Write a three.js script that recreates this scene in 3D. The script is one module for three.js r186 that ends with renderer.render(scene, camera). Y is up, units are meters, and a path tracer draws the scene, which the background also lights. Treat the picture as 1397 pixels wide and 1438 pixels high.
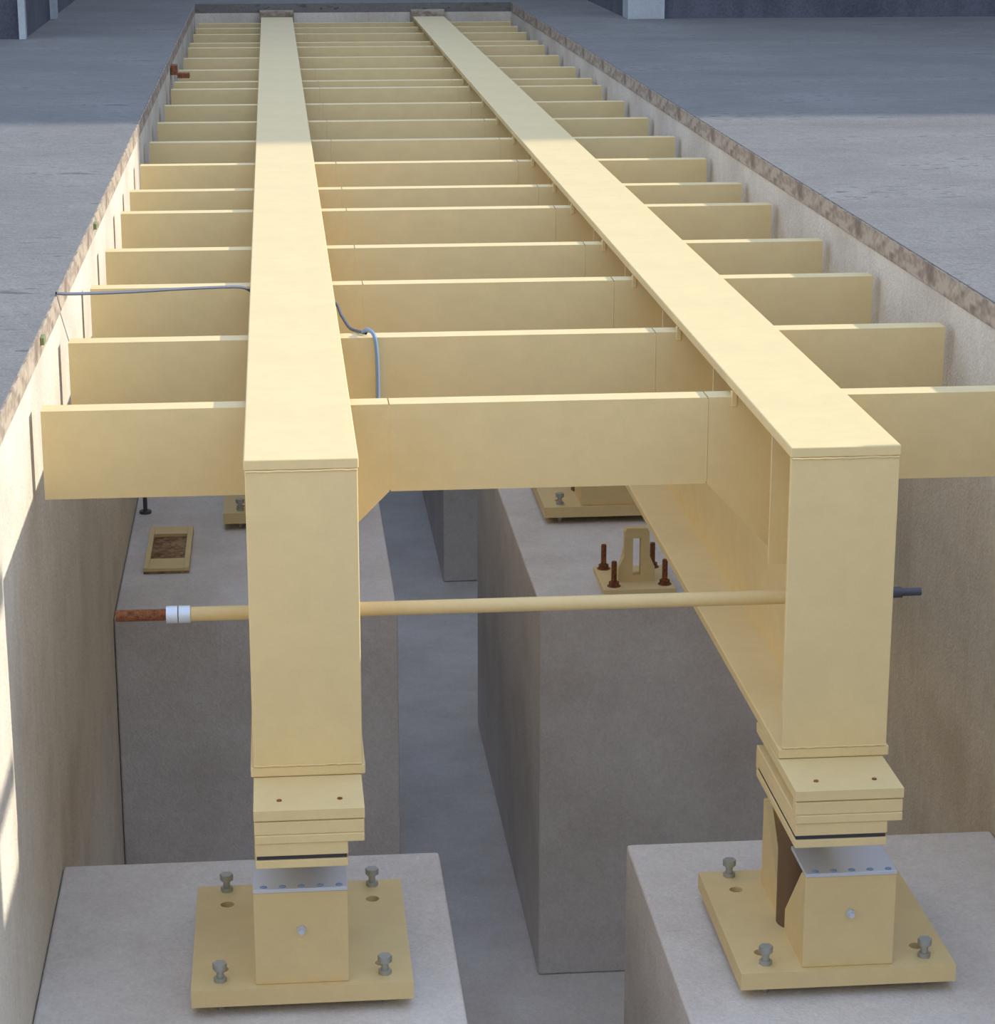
import * as THREE from 'three';
import { mergeGeometries } from 'three/addons/utils/BufferGeometryUtils.js';
import { RoundedBoxGeometry } from 'three/addons/geometries/RoundedBoxGeometry.js';

// ---------------------------------------------------------------- camera, sky, sun, exposure
const scene = new THREE.Scene();
const camera = new THREE.PerspectiveCamera(2 * Math.atan(719 / 3300) * 180 / Math.PI, 1397 / 1438, 0.1, 200);
camera.position.set(-0.7975, 1.575, 6.15);
camera.lookAt(-0.7975 + 0.0902, 1.575 - 0.2707, 6.15 - 0.9584);

const renderer = new THREE.WebGLRenderer({ antialias: true });
renderer.toneMapping = THREE.LinearToneMapping;
renderer.toneMappingExposure = 0.95;
renderer.shadowMap.enabled = true;
renderer.shadowMap.type = THREE.PCFSoftShadowMap;

function skyTexture() {                       // clear pale sky: same all round, bluer towards the zenith
  const W = 64, H = 64, d = new Float32Array(W * H * 4);
  for (let j = 0; j < H; j++) {
    const e = Math.max(0, Math.sin(((j + 0.5) / H - 0.5) * Math.PI));
    const k = Math.pow(e, 0.6);
    const c = [1.24 + (0.80 - 1.24) * k, 1.27 + (1.04 - 1.27) * k, 1.34 + (1.52 - 1.34) * k];
    for (let i = 0; i < W; i++) { const o = (j * W + i) * 4; d[o] = c[0]; d[o + 1] = c[1]; d[o + 2] = c[2]; d[o + 3] = 1; }
  }
  const t = new THREE.DataTexture(d, W, H, THREE.RGBAFormat, THREE.FloatType);
  t.mapping = THREE.EquirectangularReflectionMapping; t.magFilter = THREE.LinearFilter; t.minFilter = THREE.LinearFilter;
  t.needsUpdate = true; return t;
}
scene.background = skyTexture();
scene.environment = scene.background;

const sun = new THREE.DirectionalLight(new THREE.Color().setRGB(1.0, 0.93, 0.80), 4.7);
sun.position.set(20, 20 * 0.483, -20 * 0.012);
sun.target.position.set(0, 0, -8); sun.position.add(sun.target.position);
sun.castShadow = true; sun.shadow.mapSize.set(4096, 4096);
Object.assign(sun.shadow.camera, { left: -20, right: 20, top: 16, bottom: -16, near: 0.5, far: 60 });
sun.shadow.radius = 1.6;
scene.add(sun, sun.target);

// ---------------------------------------------------------------- measures (metres; y = 0 is the top of the girders)
const YG = 0.12, XL = -1.557, XR = 1.59, ZF = -17.75, ZN = 3.8, YF = -3.47, YP = -1.66;

// ---------------------------------------------------------------- noise and textures
let seed = 20240611;
const rnd = () => { seed = (seed * 1664525 + 1013904223) >>> 0; return seed / 4294967296; };
function lattice(n) { const a = new Float32Array(n * n); for (let i = 0; i < a.length; i++) a[i] = rnd(); return a; }
function tileNoise(S, nx, ny) {               // periodic value noise, nx by ny cells
  const n = Math.max(nx, ny), L = lattice(n), out = new Float32Array(S * S), s = (t) => t * t * (3 - 2 * t);
  for (let y = 0; y < S; y++) {
    const fy = y / S * ny, y0 = Math.floor(fy), ty = s(fy - y0), y1 = (y0 + 1) % ny;
    for (let x = 0; x < S; x++) {
      const fx = x / S * nx, x0 = Math.floor(fx), tx = s(fx - x0), x1 = (x0 + 1) % nx;
      const a = L[y0 * n + x0], b = L[y0 * n + x1], c = L[y1 * n + x0], e = L[y1 * n + x1];
      out[y * S + x] = a + (b - a) * tx + (c - a) * ty + (a - b - c + e) * tx * ty;
    }
  }
  return out;
}
function layers(S, list) {                    // list of [nx, ny, weight]
  const out = new Float32Array(S * S); let w = 0;
  for (const [nx, ny, k] of list) { const t = tileNoise(S, nx, ny); w += k; for (let i = 0; i < out.length; i++) out[i] += (t[i] - 0.5) * k; }
  for (let i = 0; i < out.length; i++) out[i] /= w;   // about -0.5 .. 0.5
  return out;
}
function colourMap(S, f, metres) {
  const d = new Uint8Array(S * S * 4);
  for (let i = 0; i < S * S; i++) { const c = f(i); for (let k = 0; k < 3; k++) d[i * 4 + k] = Math.max(0, Math.min(255, Math.round(c[k] * 255))); d[i * 4 + 3] = 255; }
  const t = new THREE.DataTexture(d, S, S, THREE.RGBAFormat);
  t.colorSpace = THREE.SRGBColorSpace; t.wrapS = t.wrapT = THREE.RepeatWrapping; t.magFilter = THREE.LinearFilter; t.minFilter = THREE.LinearMipmapLinearFilter; t.generateMipmaps = true;
  t.repeat.set(1 / metres, 1 / metres); t.needsUpdate = true; return t;
}
function greyMap(S, f, metres) { const t = colourMap(S, (i) => { const v = f(i); return [v, v, v]; }, metres); t.colorSpace = THREE.NoColorSpace; return t; }
const mix = (a, b, k) => a.map((v, i) => v + (b[i] - v) * k);
const clamp = (v) => Math.max(0, Math.min(1, v));

// concrete: fine grain, coarse patches, and damp streaks that run down the formwork
const S1 = 1024;
const grain = layers(S1, [[512, 512, 1], [256, 256, 0.8], [96, 96, 0.5]]);
const patch = layers(S1, [[6, 6, 1], [14, 14, 0.7], [36, 36, 0.4]]);
const streak = layers(S1, [[90, 4, 1], [200, 8, 0.7], [24, 3, 0.8]]);
function concreteMat(base, dark, streaks, bump) {
  const map = colourMap(S1, (i) => mix(base, dark, clamp(0.35 + patch[i] * 1.5 + streak[i] * streaks)).map((v) => v + grain[i] * 0.10), 2.4);
  const bm = greyMap(S1, (i) => 0.5 + grain[i] * 0.8 + patch[i] * 0.3, 2.4);
  return new THREE.MeshStandardMaterial({ map, bumpMap: bm, bumpScale: bump, roughness: 0.92 });
}
const M = {};
M.wall = concreteMat([0.86, 0.83, 0.77], [0.78, 0.74, 0.68], 0.5, 0.004);
M.plinth = concreteMat([0.86, 0.84, 0.82], [0.79, 0.76, 0.73], 0, 0.003);
{ // yard: worn grey concrete with scattered dark scuffs drawn out across the pit direction
  const scuff = layers(S1, [[40, 150, 1], [90, 260, 0.8], [20, 60, 0.5]]), wide = layers(S1, [[5, 7, 1], [11, 15, 0.7], [30, 40, 0.4]]);
  const map = colourMap(S1, (i) => {
    const s = clamp((scuff[i] - 0.14) * 7) * clamp(0.35 + wide[i] * 2.6) * 0.8;
    const v = 1 + wide[i] * 0.20 + grain[i] * 0.16 + scuff[i] * 0.10;
    return mix([0.468 * v, 0.460 * v, 0.448 * v], [0.22, 0.22, 0.21], s);
  }, 3.1);
  M.ground = new THREE.MeshStandardMaterial({ map, bumpMap: greyMap(S1, (i) => 0.5 + grain[i] * 0.6 + scuff[i] * 0.5, 3.1), bumpScale: 0.006, roughness: 0.95 });
}
{ // rough, stained strip along the lip of the pit
  const blot = layers(512, [[5, 14, 1], [16, 40, 0.9], [60, 90, 0.6]]);
  M.lip = new THREE.MeshStandardMaterial({ roughness: 0.95, map: colourMap(512, (i) => mix([0.72, 0.67, 0.60], [0.52, 0.46, 0.41], clamp(0.4 + blot[i] * 2.6)), 1.1) });
}
{ // cream enamel: nearly even, slightly mottled
  const mott = layers(512, [[8, 8, 1], [24, 24, 0.8], [120, 120, 0.6]]);
  M.paint = new THREE.MeshStandardMaterial({ roughness: 0.62, map: colourMap(512, (i) => { const v = 1 + mott[i] * 0.05; return [0.875 * v, 0.785 * v, 0.575 * v]; }, 0.8) });
}
const flat = (r, g, b, roughness = 0.7, metalness = 0) => new THREE.MeshStandardMaterial({ color: new THREE.Color().setRGB(r, g, b), roughness, metalness });
M.rust = new THREE.MeshStandardMaterial({ roughness: 0.9, map: (() => { const n = layers(256, [[10, 10, 1], [40, 40, 1], [120, 120, 0.6]]); return colourMap(256, (i) => mix([0.64, 0.42, 0.26], [0.40, 0.23, 0.15], clamp(0.5 + n[i] * 2)), 0.12); })() });
M.rustyPlate = new THREE.MeshStandardMaterial({ roughness: 0.9, map: (() => { const n = layers(256, [[6, 6, 1], [20, 20, 1], [90, 90, 0.6]]); return colourMap(256, (i) => mix([0.66, 0.55, 0.40], [0.42, 0.30, 0.20], clamp(0.4 + n[i] * 2.4)), 0.3); })() });
M.zinc = flat(0.62, 0.66, 0.74, 0.45, 0.35);
M.bolt = flat(0.42, 0.44, 0.42, 0.5, 0.5);
M.brownSteel = flat(0.17, 0.105, 0.055, 0.8);
M.rubber = flat(0.05, 0.05, 0.06, 0.8);
M.cable = flat(0.10, 0.12, 0.17, 0.6);
M.sheath = flat(0.20, 0.30, 0.46, 0.5);
M.collar = flat(0.70, 0.80, 0.92, 0.35, 0.3);
M.darkSteel = flat(0.10, 0.10, 0.13, 0.5, 0.5);
M.shedWall = new THREE.MeshStandardMaterial({ roughness: 0.85, map: (() => { const n = layers(512, [[5, 5, 1], [30, 12, 0.7], [200, 200, 0.8]]); return colourMap(512, (i) => [0.33 + n[i] * 0.2, 0.34 + n[i] * 0.2, 0.38 + n[i] * 0.2], 2.5); })() });
M.pilaster = concreteMat([0.70, 0.73, 0.74], [0.58, 0.61, 0.63], 0.6, 0.003);
M.roof = flat(0.42, 0.43, 0.45, 0.8);
M.timber = flat(0.45, 0.33, 0.20, 0.8);
M.green = flat(0.22, 0.26, 0.12, 0.8);

// ---------------------------------------------------------------- helpers
const used = {};
function numbered(n) { used[n] = (used[n] ?? -1) + 1; return used[n] ? n + '_' + String(used[n]).padStart(3, '0') : n; }
function uvMetres(g) {                        // uv in metres from the dominant axis of each face
  if (g.index) g = g.toNonIndexed();
  const p = g.attributes.position, uv = new Float32Array(p.count * 2), a = new THREE.Vector3(), b = new THREE.Vector3(), c = new THREE.Vector3();
  for (let i = 0; i < p.count; i += 3) {
    a.fromBufferAttribute(p, i); b.fromBufferAttribute(p, i + 1).sub(a); c.fromBufferAttribute(p, i + 2).sub(a); b.cross(c);
    const nx = Math.abs(b.x), ny = Math.abs(b.y), nz = Math.abs(b.z);
    for (let k = 0; k < 3; k++) {
      const X = p.getX(i + k), Y = p.getY(i + k), Z = p.getZ(i + k);
      const [u, v] = ny >= nx && ny >= nz ? [X, Z] : nx >= nz ? [Z, Y] : [X, Y];
      uv[(i + k) * 2] = u; uv[(i + k) * 2 + 1] = v;
    }
  }
  g.setAttribute('uv', new THREE.BufferAttribute(uv, 2)); return g;
}
const box = (x0, x1, y0, y1, z0, z1) => uvMetres(new THREE.BoxGeometry(Math.abs(x1 - x0), Math.abs(y1 - y0), Math.abs(z1 - z0)).translate((x0 + x1) / 2, (y0 + y1) / 2, (z0 + z1) / 2));
const rbox = (x0, x1, y0, y1, z0, z1, r = 0.003) => uvMetres(new RoundedBoxGeometry(Math.abs(x1 - x0), Math.abs(y1 - y0), Math.abs(z1 - z0), 1, r).translate((x0 + x1) / 2, (y0 + y1) / 2, (z0 + z1) / 2));
const cyl = (x, y0, y1, z, r, n = 16) => uvMetres(new THREE.CylinderGeometry(r, r, y1 - y0, n).translate(x, (y0 + y1) / 2, z));
const cylX = (x0, x1, y, z, r, n = 20) => uvMetres(new THREE.CylinderGeometry(r, r, x1 - x0, n).rotateZ(Math.PI / 2).translate((x0 + x1) / 2, y, z));
const cylZ = (x, y, z0, z1, r, n = 16) => uvMetres(new THREE.CylinderGeometry(r, r, z1 - z0, n).rotateX(Math.PI / 2).translate(x, y, (z0 + z1) / 2));
function poly(pts, holes = []) { const s = new THREE.Shape(pts.map((q) => new THREE.Vector2(...q))); for (const h of holes) s.holes.push(h); return s; }
const plateXY = (pts, z0, z1, holes) => uvMetres(new THREE.ExtrudeGeometry(poly(pts, holes), { depth: z1 - z0, bevelEnabled: false }).translate(0, 0, z0));
const plateZY = (pts, x0, x1) => uvMetres(new THREE.ExtrudeGeometry(poly(pts.map(([z, y]) => [-z, y])), { depth: x1 - x0, bevelEnabled: false }).rotateY(Math.PI / 2).translate(x0, 0, 0));   // pts are [z, y]
function plateXZ(x0, x1, z0, z1, y0, y1, holes = []) {   // flat plate with round holes [x, z, r]
  const hs = holes.map(([x, z, r]) => { const h = new THREE.Path(); h.absarc(x, -z, r, 0, Math.PI * 2, true); return h; });
  return uvMetres(new THREE.ExtrudeGeometry(poly([[x0, -z0], [x1, -z0], [x1, -z1], [x0, -z1]], hs), { depth: y1 - y0, bevelEnabled: false, curveSegments: 12 }).rotateX(-Math.PI / 2).translate(0, y0, 0));
}
const tube = (pts, r, n = 60) => new THREE.TubeGeometry(new THREE.CatmullRomCurve3(pts.map((q) => new THREE.Vector3(...q))), n, r, 8);
function mesh(name, geo, mat, parent, label) {
  const m = new THREE.Mesh(Array.isArray(geo) ? mergeGeometries(geo) : geo, mat);
  m.name = name; m.castShadow = m.receiveShadow = true; parent.add(m);
  if (label) m.userData.label = label;
  return m;
}
function thing(name, label, category, [x, y, z] = [0, 0, 0], group) {
  const o = new THREE.Group(); o.name = numbered(name); o.position.set(x, y, z); o.userData = { label, category };
  if (group) o.userData.group = group;
  scene.add(o); return o;
}
function single(name, geo, mat, label, category, group) {
  const m = mesh(numbered(name), geo, mat, scene); m.userData = { label, category };
  if (group) m.userData.group = group;
  return m;
}
function struct(name, geo, mat, label, category) {
  const m = mesh(name, geo, mat, scene); m.userData = { kind: 'structure', label, category }; return m;
}

// ---------------------------------------------------------------- setting: yard, pit walls, pit floor, shed beyond
{
  const hole = new THREE.Path([[XL, -ZN], [XR, -ZN], [XR, -ZF], [XL, -ZF]].map((q) => new THREE.Vector2(...q)));
  const yard = uvMetres(new THREE.ExtrudeGeometry(poly([[-30, -25], [30, -25], [30, 40], [-30, 40]], [hole]), { depth: YG - 0.03, bevelEnabled: false }).rotateX(-Math.PI / 2).translate(0, 0.03, 0));
  struct('floor_yard', yard, M.ground, 'grey worn concrete yard surrounding the long pit', 'ground');
}
struct('wall_left', box(XL - 0.3, XL, YF - 0.2, 0.03, ZF, ZN), M.wall, 'sunlit pale concrete pit wall with slanting shadow edges', 'wall');
struct('wall_right', box(XR, XR + 0.3, YF - 0.2, 0.03, ZF, ZN), M.wall, 'shaded tan concrete pit wall', 'wall');
struct('wall_far', box(XL - 0.3, XR + 0.3, YF - 0.2, 0.03, ZF - 0.3, ZF), M.wall, 'dark concrete end wall closing the pit beyond the girders', 'wall');
struct('wall_near', box(XL - 0.3, XR + 0.3, YF - 0.2, 0.03, ZN, ZN + 0.3), M.wall, 'concrete end wall closing the pit before the plinths', 'wall');
struct('floor', box(XL, XR, YF - 0.2, YF, ZF, ZN), M.plinth, 'concrete floor at the bottom of the pit', 'floor');
struct('trim_1', box(XL, XL + 0.006, 0.04, YG - 0.004, ZF, ZN), M.lip, 'rough stained strip along the lip of the sunlit pit wall', 'edging');
struct('trim_2', box(XR - 0.006, XR, 0.035, YG - 0.004, ZF, ZN), M.lip, 'rough stained strip along the lip of the shaded pit wall', 'edging');

// shed at the far end: two dark walls with pale pilasters either side of the drive-through, and its roof over the far bays
{
  const a = struct('wall_shed_left', box(-14, -2.78, YG, 6, -30, -13.35), M.shedWall, 'dark shed wall beside the far end of the pit', 'wall');
  mesh('pilaster', rbox(-2.82, -2.765, YG, 6, -13.40, -13.30), M.pilaster, a, 'pale pilaster at the wall corner');
  mesh('pilaster', rbox(-2.80, -2.73, YG, 6, -15.9, -15.65), M.pilaster, a);
  const h = thing('storage_hall', 'tall grey hall standing on the yard well beyond the shaded wall', 'building', [17, YG, -19]);
  mesh('hall_wall', box(-6, 6, 0, 9, -11, 11.35), M.shedWall, h); mesh('hall_roof', box(-6.3, 6.3, 9, 9.3, -11.3, 11.65), M.roof, h);
  const b = struct('wall_shed_right', box(2.39, 16, YG, 6, -30, -15.25), M.shedWall, 'dark shed wall with a pale corner pilaster beyond the pit', 'wall');
  mesh('pilaster', rbox(2.385, 2.72, YG, 6, -15.5, -15.18), M.pilaster, b, 'pale pilaster at the wall corner');
}

// ---------------------------------------------------------------- concrete plinths
const plinthAt = [[-1.13, ZN - 0.002], [-7.05, -3.75], [-13.1, -9.9], [ZF + 0.002, -16.2]];
const where = ['under the girder end plates', 'second from the girder end plates', 'third from the girder end plates', 'against the far end wall'];
plinthAt.forEach(([z0, z1], i) => {
  single('concrete_plinth', rbox(XL + 0.002, -0.31, YF, YP, z0, z1, 0.012), M.plinth, 'concrete plinth against the sunlit wall, ' + where[i], 'plinth', 'concrete plinths in the pit');
  single('concrete_plinth', rbox(0.325, XR - 0.002, YF, YP, z0, z1, 0.012), M.plinth, 'concrete plinth against the shaded wall, ' + where[i], 'plinth', 'concrete plinths in the pit');
});

// ---------------------------------------------------------------- main girders
const GZ = -17.55, beamZ = [-0.843, -1.868, -2.91, -3.785, -4.867, -5.60, -6.60, -7.63, -8.65, -9.69, -10.79, -11.34, -12.31, -13.39, -14.45, -14.96, -15.97, -16.75, -17.42];
function girder(xc, label) {
  const g = thing('main_girder', label, 'girder', [xc, -0.915, 0], 'long main girders of the weighbridge');
  const Y = (y) => y + 0.915;
  mesh('top_flange', rbox(-0.155, 0.155, Y(-0.03), Y(0), GZ, 0, 0.004), M.paint, g);
  mesh('web', box(-0.008, 0.008, Y(-0.885), Y(-0.03), GZ, -0.02), M.paint, g);
  mesh('bottom_flange', rbox(-0.16, 0.16, Y(-0.915), Y(-0.885), GZ, -0.0005, 0.004), M.paint, g);
  mesh('end_plate', rbox(-0.152, 0.152, Y(-0.885), Y(-0.03), -0.022, -0.002, 0.003), M.paint, g);
  const bead = (y) => { const t = []; for (let i = 0; i <= 24; i++) t.push([-0.15 + i * 0.0125, y + (rnd() - 0.5) * 0.002, -0.001]); return tube(t, 0.003, 48); };
  mesh('weld_bead', bead(Y(-0.033)), M.paint, g); mesh('weld_bead', bead(Y(-0.882)), M.paint, g);
  const zs = [-0.385]; for (let i = 1; i < beamZ.length; i++) zs.push((beamZ[i - 1] + beamZ[i]) / 2 + 0.03);
  for (const z of zs) for (const s of [-1, 1]) mesh('stiffener', box(s * 0.008, s * 0.125, Y(-0.45), Y(-0.03), z - 0.006, z + 0.006), M.paint, g);
}
const GX = [-0.75, 0.745];
girder(GX[0], 'long cream steel girder running beside the sunlit wall');
girder(GX[1], 'long cream steel girder running beside the shaded wall');

// ---------------------------------------------------------------- cross beams (channels with their web to the near side)
const ordinal = ['first', 'second', 'third', 'fourth', 'fifth', 'sixth', 'seventh', 'eighth', 'ninth', 'tenth', 'eleventh', 'twelfth', 'thirteenth', 'fourteenth', 'fifteenth', 'sixteenth', 'seventeenth', 'eighteenth', 'nineteenth'];
const BT = -0.05, BH = 0.275, BD = 0.085, T = 0.011;
const channel = (x0, x1) => [box(x0, x1, -BH, 0, -T, 0), box(x0, x1, -T, 0, -BD, -T), box(x0, x1, -BH, -BH + T, -BD, -T)];
const beamGeo = {
  left: mergeGeometries(channel(-1.522, GX[0] - 0.008)), mid: mergeGeometries(channel(-0.47, 0.512)), right: mergeGeometries(channel(GX[1] + 0.008, 1.553)),
  gussetL: mergeGeometries([plateXY([[GX[0] + 0.008, 0], [-0.474, 0], [-0.474, -BH], [GX[0] + 0.008, -BH - 0.27]], -T, -0.001), box(GX[0] + 0.008, -0.474, -T, 0, -BD, -T)]),
  gussetR: mergeGeometries([plateXY([[0.516, 0], [GX[1] - 0.008, 0], [GX[1] - 0.008, -BH - 0.23], [0.516, -BH]], -T, -0.001), box(0.516, GX[1] - 0.008, -T, 0, -BD, -T)]),
  beadL: uvMetres(new THREE.CylinderGeometry(0.004, 0.004, BH - 0.01, 8).translate(-0.472, -BH / 2, -0.0032)), beadR: uvMetres(new THREE.CylinderGeometry(0.004, 0.004, BH - 0.01, 8).translate(0.514, -BH / 2, -0.0032)),
  clipL: rbox(GX[0] + 0.14, GX[0] + 0.155, -0.03, 0.018, -0.02, 0.004, 0.002), clipR: rbox(GX[1] - 0.157, GX[1] - 0.14, -0.03, 0.018, -0.02, 0.004, 0.002),
};
beamZ.forEach((z, i) => {
  const extra = i === 1 ? ', a blue cable hanging over it' : '';
  const b = thing('cross_member', ordinal[i] + ' cream steel cross beam from the girder end plates' + extra, 'cross member', [0, BT, z], 'cross beams of the weighbridge');
  mesh('channel', beamGeo.left, M.paint, b); mesh('channel', beamGeo.mid, M.paint, b); mesh('channel', beamGeo.right, M.paint, b);
  mesh('gusset_plate', beamGeo.gussetL, M.paint, b); mesh('gusset_plate', beamGeo.gussetR, M.paint, b);
  mesh('weld_bead', beamGeo.beadL, M.paint, b); mesh('weld_bead', beamGeo.beadR, M.paint, b);
  mesh('clip', beamGeo.clipL, M.paint, b); mesh('clip', beamGeo.clipR, M.paint, b);
});

// ---------------------------------------------------------------- bearings: plate packs under the girders and load cell stands on the plinths
const sides = [
  { xc: -0.752, x0: -0.902, x1: -0.602, n0: -0.900, n1: -0.648, cx: -0.78, zf: -0.04, tag: 'beside the sunlit wall' },
  { xc: 0.735, x0: 0.583, x1: 0.887, n0: 0.586, n1: 0.846, cx: 0.812, zf: 0.0, tag: 'beside the shaded wall' },
];
const rows = [[0, 'under the girder end plate'], [-5.07, 'over the second plinth'], [-11.1, 'over the third plinth']];
function platePack(s, dz, at) {
  const g = thing('bearing_plate_pack', 'cream bearing plate stack ' + at + ' ' + s.tag, 'bearing', [s.xc, -1.086, dz], 'bearing plate packs');
  const X = (x) => x - s.xc, Y = (y) => y + 1.086;
  mesh('sole_plate', plateXZ(X(s.x0), X(s.x1), 0.24, -0.3, Y(-0.944), Y(-0.916)), M.paint, g);
  if (!dz) for (const x of [-0.08, 0.085]) mesh('plug_bolt', cyl(x, Y(-0.917), Y(-0.913), 0.17, 0.007, 12), M.rust, g, 'small rusty bolt end');
  mesh('shim_plate', rbox(X(s.x0) + 0.003, X(s.x1) - 0.003, Y(-0.949), Y(-0.944), 0.233, -0.29, 0.001), M.paint, g);
  mesh('packing_plate', [rbox(X(s.x0) + 0.001, X(s.x1) - 0.001, Y(-0.987), Y(-0.949), 0.239, 0.20), rbox(X(s.x0) + 0.03, X(s.x1) - 0.03, Y(-0.987), Y(-0.949), 0.20, -0.28)], M.paint, g);
  mesh('packing_plate', rbox(X(s.x0) + 0.002, X(s.x1) - 0.001, Y(-1.012), Y(-0.987), 0.242, -0.3), M.paint, g);
  mesh('load_plate', rbox(X(s.n0), X(s.n1), Y(-1.050), Y(-1.012), 0.237, -0.3), M.paint, g);
  mesh('rubber_pad', box(X(s.n0) + 0.004, X(s.n1) - 0.004, Y(-1.062), Y(-1.050), 0.231, -0.29), M.rubber, g, 'dark rubber pad between the plates');
  mesh('load_plate', rbox(X(s.n0), X(s.n1), Y(-1.086), Y(-1.062), 0.237, -0.3), M.paint, g);
}
const hex = (x, y0, y1, z, r) => uvMetres(new THREE.CylinderGeometry(r, r, y1 - y0, 6).rotateY(0.4).translate(x, (y0 + y1) / 2, z));
function stand(s, dz, at) {
  const g = thing('load_cell_stand', 'cream load cell stand bolted ' + at + ' ' + s.tag, 'stand', [s.cx, YP, s.zf + dz], 'load cell stands');
  const Y = (y) => y - YP, b0 = Y(-1.625), b1 = Y(-1.572), top = Y(-1.285), zr = -0.60, hw = 0.135;
  mesh('base_plate', plateXZ(-0.32, 0.32, 0.022, -0.69, b0, b1, [[-0.235, -0.11, 0.021], [0.235, -0.11, 0.021], [-0.225, -0.55, 0.021], [0.225, -0.55, 0.021]]), M.paint, g);
  for (const [x, z] of [[-0.237, -0.035], [0.24, -0.04], [-0.228, -0.65], [0.228, -0.65]]) {
    const b = mesh('jacking_bolt', [cyl(x, 0, b1 + 0.045, z, 0.011, 10)], M.bolt, g, 'grey steel jacking bolt');
    mesh('bolt_head', hex(x, b1 + 0.038, b1 + 0.058, z, 0.021), M.bolt, b);
    mesh('nut', hex(x, b1, b1 + 0.014, z, 0.019), M.bolt, b);
  }
  mesh('front_plate', rbox(-hw, hw, b1, top, -0.022, 0, 0.003), M.paint, g);
  mesh('rear_plate', rbox(-hw, hw, b1, top, zr, zr + 0.022, 0.003), M.paint, g);
  for (const sx of [-1, 1]) {
    const x0 = sx < 0 ? -hw : hw - 0.018;
    mesh('gusset_plate', plateZY([[-0.022, b1], [-0.022, top - 0.005], [-0.05, top - 0.005], [-0.25, b1 + 0.07], [-0.25, b1]], x0, x0 + 0.018), M.paint, g);
    mesh('gusset_plate', plateZY([[zr + 0.022, b1], [zr + 0.26, b1], [zr + 0.26, b1 + 0.07], [zr + 0.05, top - 0.005], [zr + 0.022, top - 0.005]], x0, x0 + 0.018), M.paint, g);
  }
  const cap = mesh('cap_plate', rbox(-hw, hw, top, top + 0.012, -0.20, 0.002, 0.002), M.zinc, g, 'bluish zinc plate on top of the stand');
  for (let k = 0; k < 5; k++) mesh('spot_weld', uvMetres(new THREE.SphereGeometry(0.0085, 10, 6).scale(1.25, 0.5, 0.9).translate(-0.105 + k * 0.054, top + 0.013, -0.012)), M.sheath, cap, 'bluish spot weld');
  mesh('plate_bolt', [cylZ(0, Y(-1.40), 0, 0.014, 0.013, 6), cylZ(0, Y(-1.40), 0.013, 0.026, 0.008, 10)], M.zinc, g, 'bright bolt in the front plate');
  const dx = s.xc - s.cx;                       // the cell itself carries the plate pack
  const c = mesh('load_cell', rbox(dx - 0.10, dx + 0.10, Y(-1.16), Y(-1.086), -0.54, -0.06, 0.006), M.paint, g);
  mesh('cell_body', cyl(dx, b1, Y(-1.16), -0.31, 0.07, 24), M.brownSteel, c, 'dark brown load cell body');
}
for (const [dz, at] of rows) for (const s of sides) { platePack(s, dz, at); stand(s, dz, at); }

// ---------------------------------------------------------------- tie rod through the girder webs
{
  const y = -0.592, z = -0.5, r = thing('tie_rod', 'thin cream tie rod with bright couplings crossing through both girders', 'tie rod', [0, y, z]);
  mesh('pipe', cylX(-1.09, GX[0] - 0.009, 0, 0, 0.0215), M.paint, r);
  mesh('pipe', cylX(GX[0] + 0.009, GX[1] - 0.009, 0, 0, 0.0215), M.paint, r);
  mesh('coupling_nut', cylX(-1.152, -1.119, 0, 0, 0.026, 16), M.collar, r, 'pale blue metal coupling');
  mesh('coupling_nut', cylX(-1.115, -1.082, 0, 0, 0.026, 16), M.collar, r, 'pale blue metal coupling');
  const th = [cylX(-1.30, -1.15, 0, 0, 0.0165)]; for (let k = 0; k < 22; k++) th.push(cylX(-1.295 + k * 0.0064, -1.2925 + k * 0.0064, 0, 0, 0.0185, 14));
  mesh('threaded_end', th, M.rust, r, 'rusty threaded rod end');
  mesh('rod_end', [cylX(GX[1] + 0.009, 1.118, 0.004, 0, 0.012), cylX(1.02, 1.06, 0.004, 0, 0.017, 6)], M.darkSteel, r, 'dark threaded rod end');
}

// ---------------------------------------------------------------- fittings on the second pair of plinths
{
  const c = [0.792, YP, -4.05], g = thing('slotted_bracket', 'cream slotted upright bracket held by four rusty bolts on the second plinth', 'bracket', c);
  mesh('base_plate', rbox(-0.165, 0.165, 0, 0.028, -0.18, 0.185), M.paint, g);
  const slot = new THREE.Path([[-0.018, 0.06], [-0.018, 0.235], [0.018, 0.235], [0.018, 0.06]].map((q) => new THREE.Vector2(...q)));
  mesh('upright', plateXY([[-0.085, 0.028], [0.085, 0.028], [0.082, 0.10], [0.058, 0.15], [0.056, 0.265], [0.045, 0.282], [-0.045, 0.282], [-0.056, 0.265], [-0.058, 0.15], [-0.082, 0.10]], 0.03, 0.075, [slot]), M.paint, g);
  mesh('rib', plateZY([[0.03, 0.028], [-0.12, 0.028], [0.03, 0.2]], 0.045, 0.055), M.paint, g);
  mesh('rib', plateZY([[0.03, 0.028], [-0.12, 0.028], [0.03, 0.2]], -0.055, -0.045), M.paint, g);
  for (const [x, z] of [[-0.122, -0.14], [-0.112, 0.13], [0.108, -0.15], [0.122, 0.12]]) {
    const st = [cyl(x, 0.028, 0.145, z, 0.0115, 10)]; for (let k = 0; k < 12; k++) st.push(cyl(x, 0.05 + k * 0.0078, 0.053 + k * 0.0078, z, 0.0132, 10));
    const b = mesh('anchor_bolt', st, M.rust, g, 'rusty threaded anchor bolt');
    mesh('nut', hex(x, 0.03, 0.05, z, 0.023), M.rust, b); mesh('washer', cyl(x, 0.028, 0.0305, z, 0.031, 14), M.rust, b);
  }
}
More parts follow.
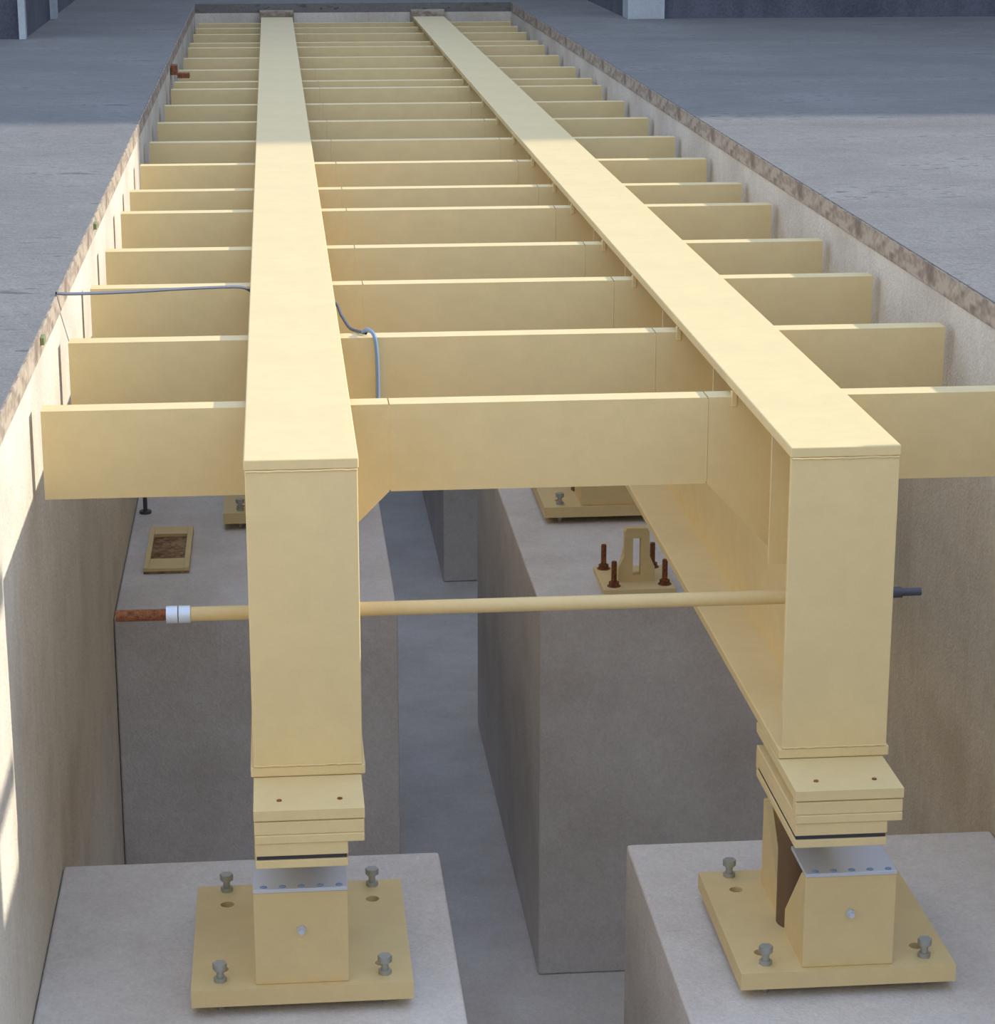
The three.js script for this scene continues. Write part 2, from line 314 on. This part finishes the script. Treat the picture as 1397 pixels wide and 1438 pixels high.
{
  const g = thing('embedded_plate', 'square rusty steel frame plate set on the plinth beside the sunlit wall', 'plate', [-1.352, YP, -4.74]);
  mesh('plate', rbox(-0.105, 0.105, 0, 0.012, -0.35, 0.35, 0.002), M.rustyPlate, g);
  mesh('frame_bar', rbox(-0.105, -0.08, 0.012, 0.03, -0.35, 0.35, 0.002), M.paint, g); mesh('frame_bar', rbox(0.08, 0.105, 0.012, 0.03, -0.35, 0.35, 0.002), M.paint, g);
  mesh('frame_bar', rbox(-0.08, 0.08, 0.012, 0.03, -0.35, -0.22, 0.002), M.paint, g); mesh('frame_bar', rbox(-0.08, 0.08, 0.012, 0.028, 0.19, 0.35, 0.002), M.paint, g);
}
single('steel_pin', [cyl(-1.50, YP, YP + 0.10, -5.45, 0.011, 10), cyl(-1.50, YP, YP + 0.014, -5.45, 0.03, 12)], M.darkSteel, 'thin dark steel pin standing on the plinth by the sunlit wall', 'pin');

// ---------------------------------------------------------------- cables
single('signal_cable', tube([[XL + 0.004, YG + 0.006, -1.86], [XL + 0.03, YG + 0.0, -1.88], [-1.35, 0.082, -2.10], [-1.1, 0.040, -2.39], [-0.93, 0.002, -2.60], [-0.912, -0.012, -2.63], [-0.87, -0.045, -2.67], [-0.766, -0.08, -2.72]], 0.0055), M.cable, 'thin dark cable stretched from the pit lip to the girder', 'cable');
{
  const c = thing('sensor_cable', 'cable with blue sheath draped over the second cross beam', 'cable', [-0.48, BT, -1.86]);
  const o = (p) => [p[0] + 0.48, p[1] - BT, p[2] + 1.86];
  mesh('lead', tube([[-0.72, -0.06, -2.8], [-0.60, -0.055, -2.6], [-0.572, -0.055, -2.3], [-0.548, -0.052, -2.05], [-0.525, -0.043, -1.95], [-0.50, -0.040, -1.90]].map(o), 0.006), M.cable, c);
  mesh('sheath', tube([[-0.51, -0.042, -1.92], [-0.495, -0.025, -1.885], [-0.475, -0.035, -1.852], [-0.466, -0.09, -1.848], [-0.463, -0.18, -1.850], [-0.464, -0.30, -1.852], [-0.468, -0.42, -1.853]].map(o), 0.007), M.sheath, c, 'blue cable sheath');
}

// ---------------------------------------------------------------- small fixings on the lip of the sunlit wall
for (const [z, by] of [[-1.255, 'beside the first cross beam'], [-3.62, 'beside the fourth cross beam']]) single('lip_fixing', rbox(XL + 0.006, XL + 0.02, 0.075, 0.1, z - 0.03, z + 0.03, 0.003), M.green, 'small green fixing on the sunlit wall lip ' + by, 'fixing', 'green fixings on the pit lip');
single('rusty_clamp', [rbox(XL + 0.006, XL + 0.05, -0.02, 0.05, -11.75, -11.6), rbox(XL + 0.05, XL + 0.14, -0.045, -0.01, -11.72, -11.63)], M.rust, 'rusty clamp hanging on the wall lip near the far bays', 'clamp');
for (const x of GX) single('end_stop', rbox(x - 0.17, x + 0.17, -0.12, 0.06, ZF, ZF + 0.12, 0.01), M.lip, x < 0 ? 'concrete end stop behind the girder beside the sunlit wall' : 'concrete end stop behind the girder beside the shaded wall', 'end stop', 'concrete end stops');

// ---------------------------------------------------------------- timber guard rail on the yard (its shadow bars fall on the sunlit wall)
{
  const g = thing('guard_rail', 'timber guard rail standing on the yard beside the pit', 'guard rail', [1.95, YG, 1.11]);
  for (const z of [-0.68, 0.75]) mesh('post', box(-0.06, 0.06, 0, 1.26, z - 0.06, z + 0.06), M.timber, g);
  mesh('rail', box(-0.085, -0.06, 1.165, 1.26, -1.13, 0.9), M.timber, g);
  mesh('rail', box(-0.085, -0.06, 0.645, 0.725, -1.13, 0.9), M.timber, g);
  mesh('toe_board', box(-0.085, -0.06, 0.01, 0.40, -1.13, 0.9), M.timber, g);
}

renderer.render(scene, camera);
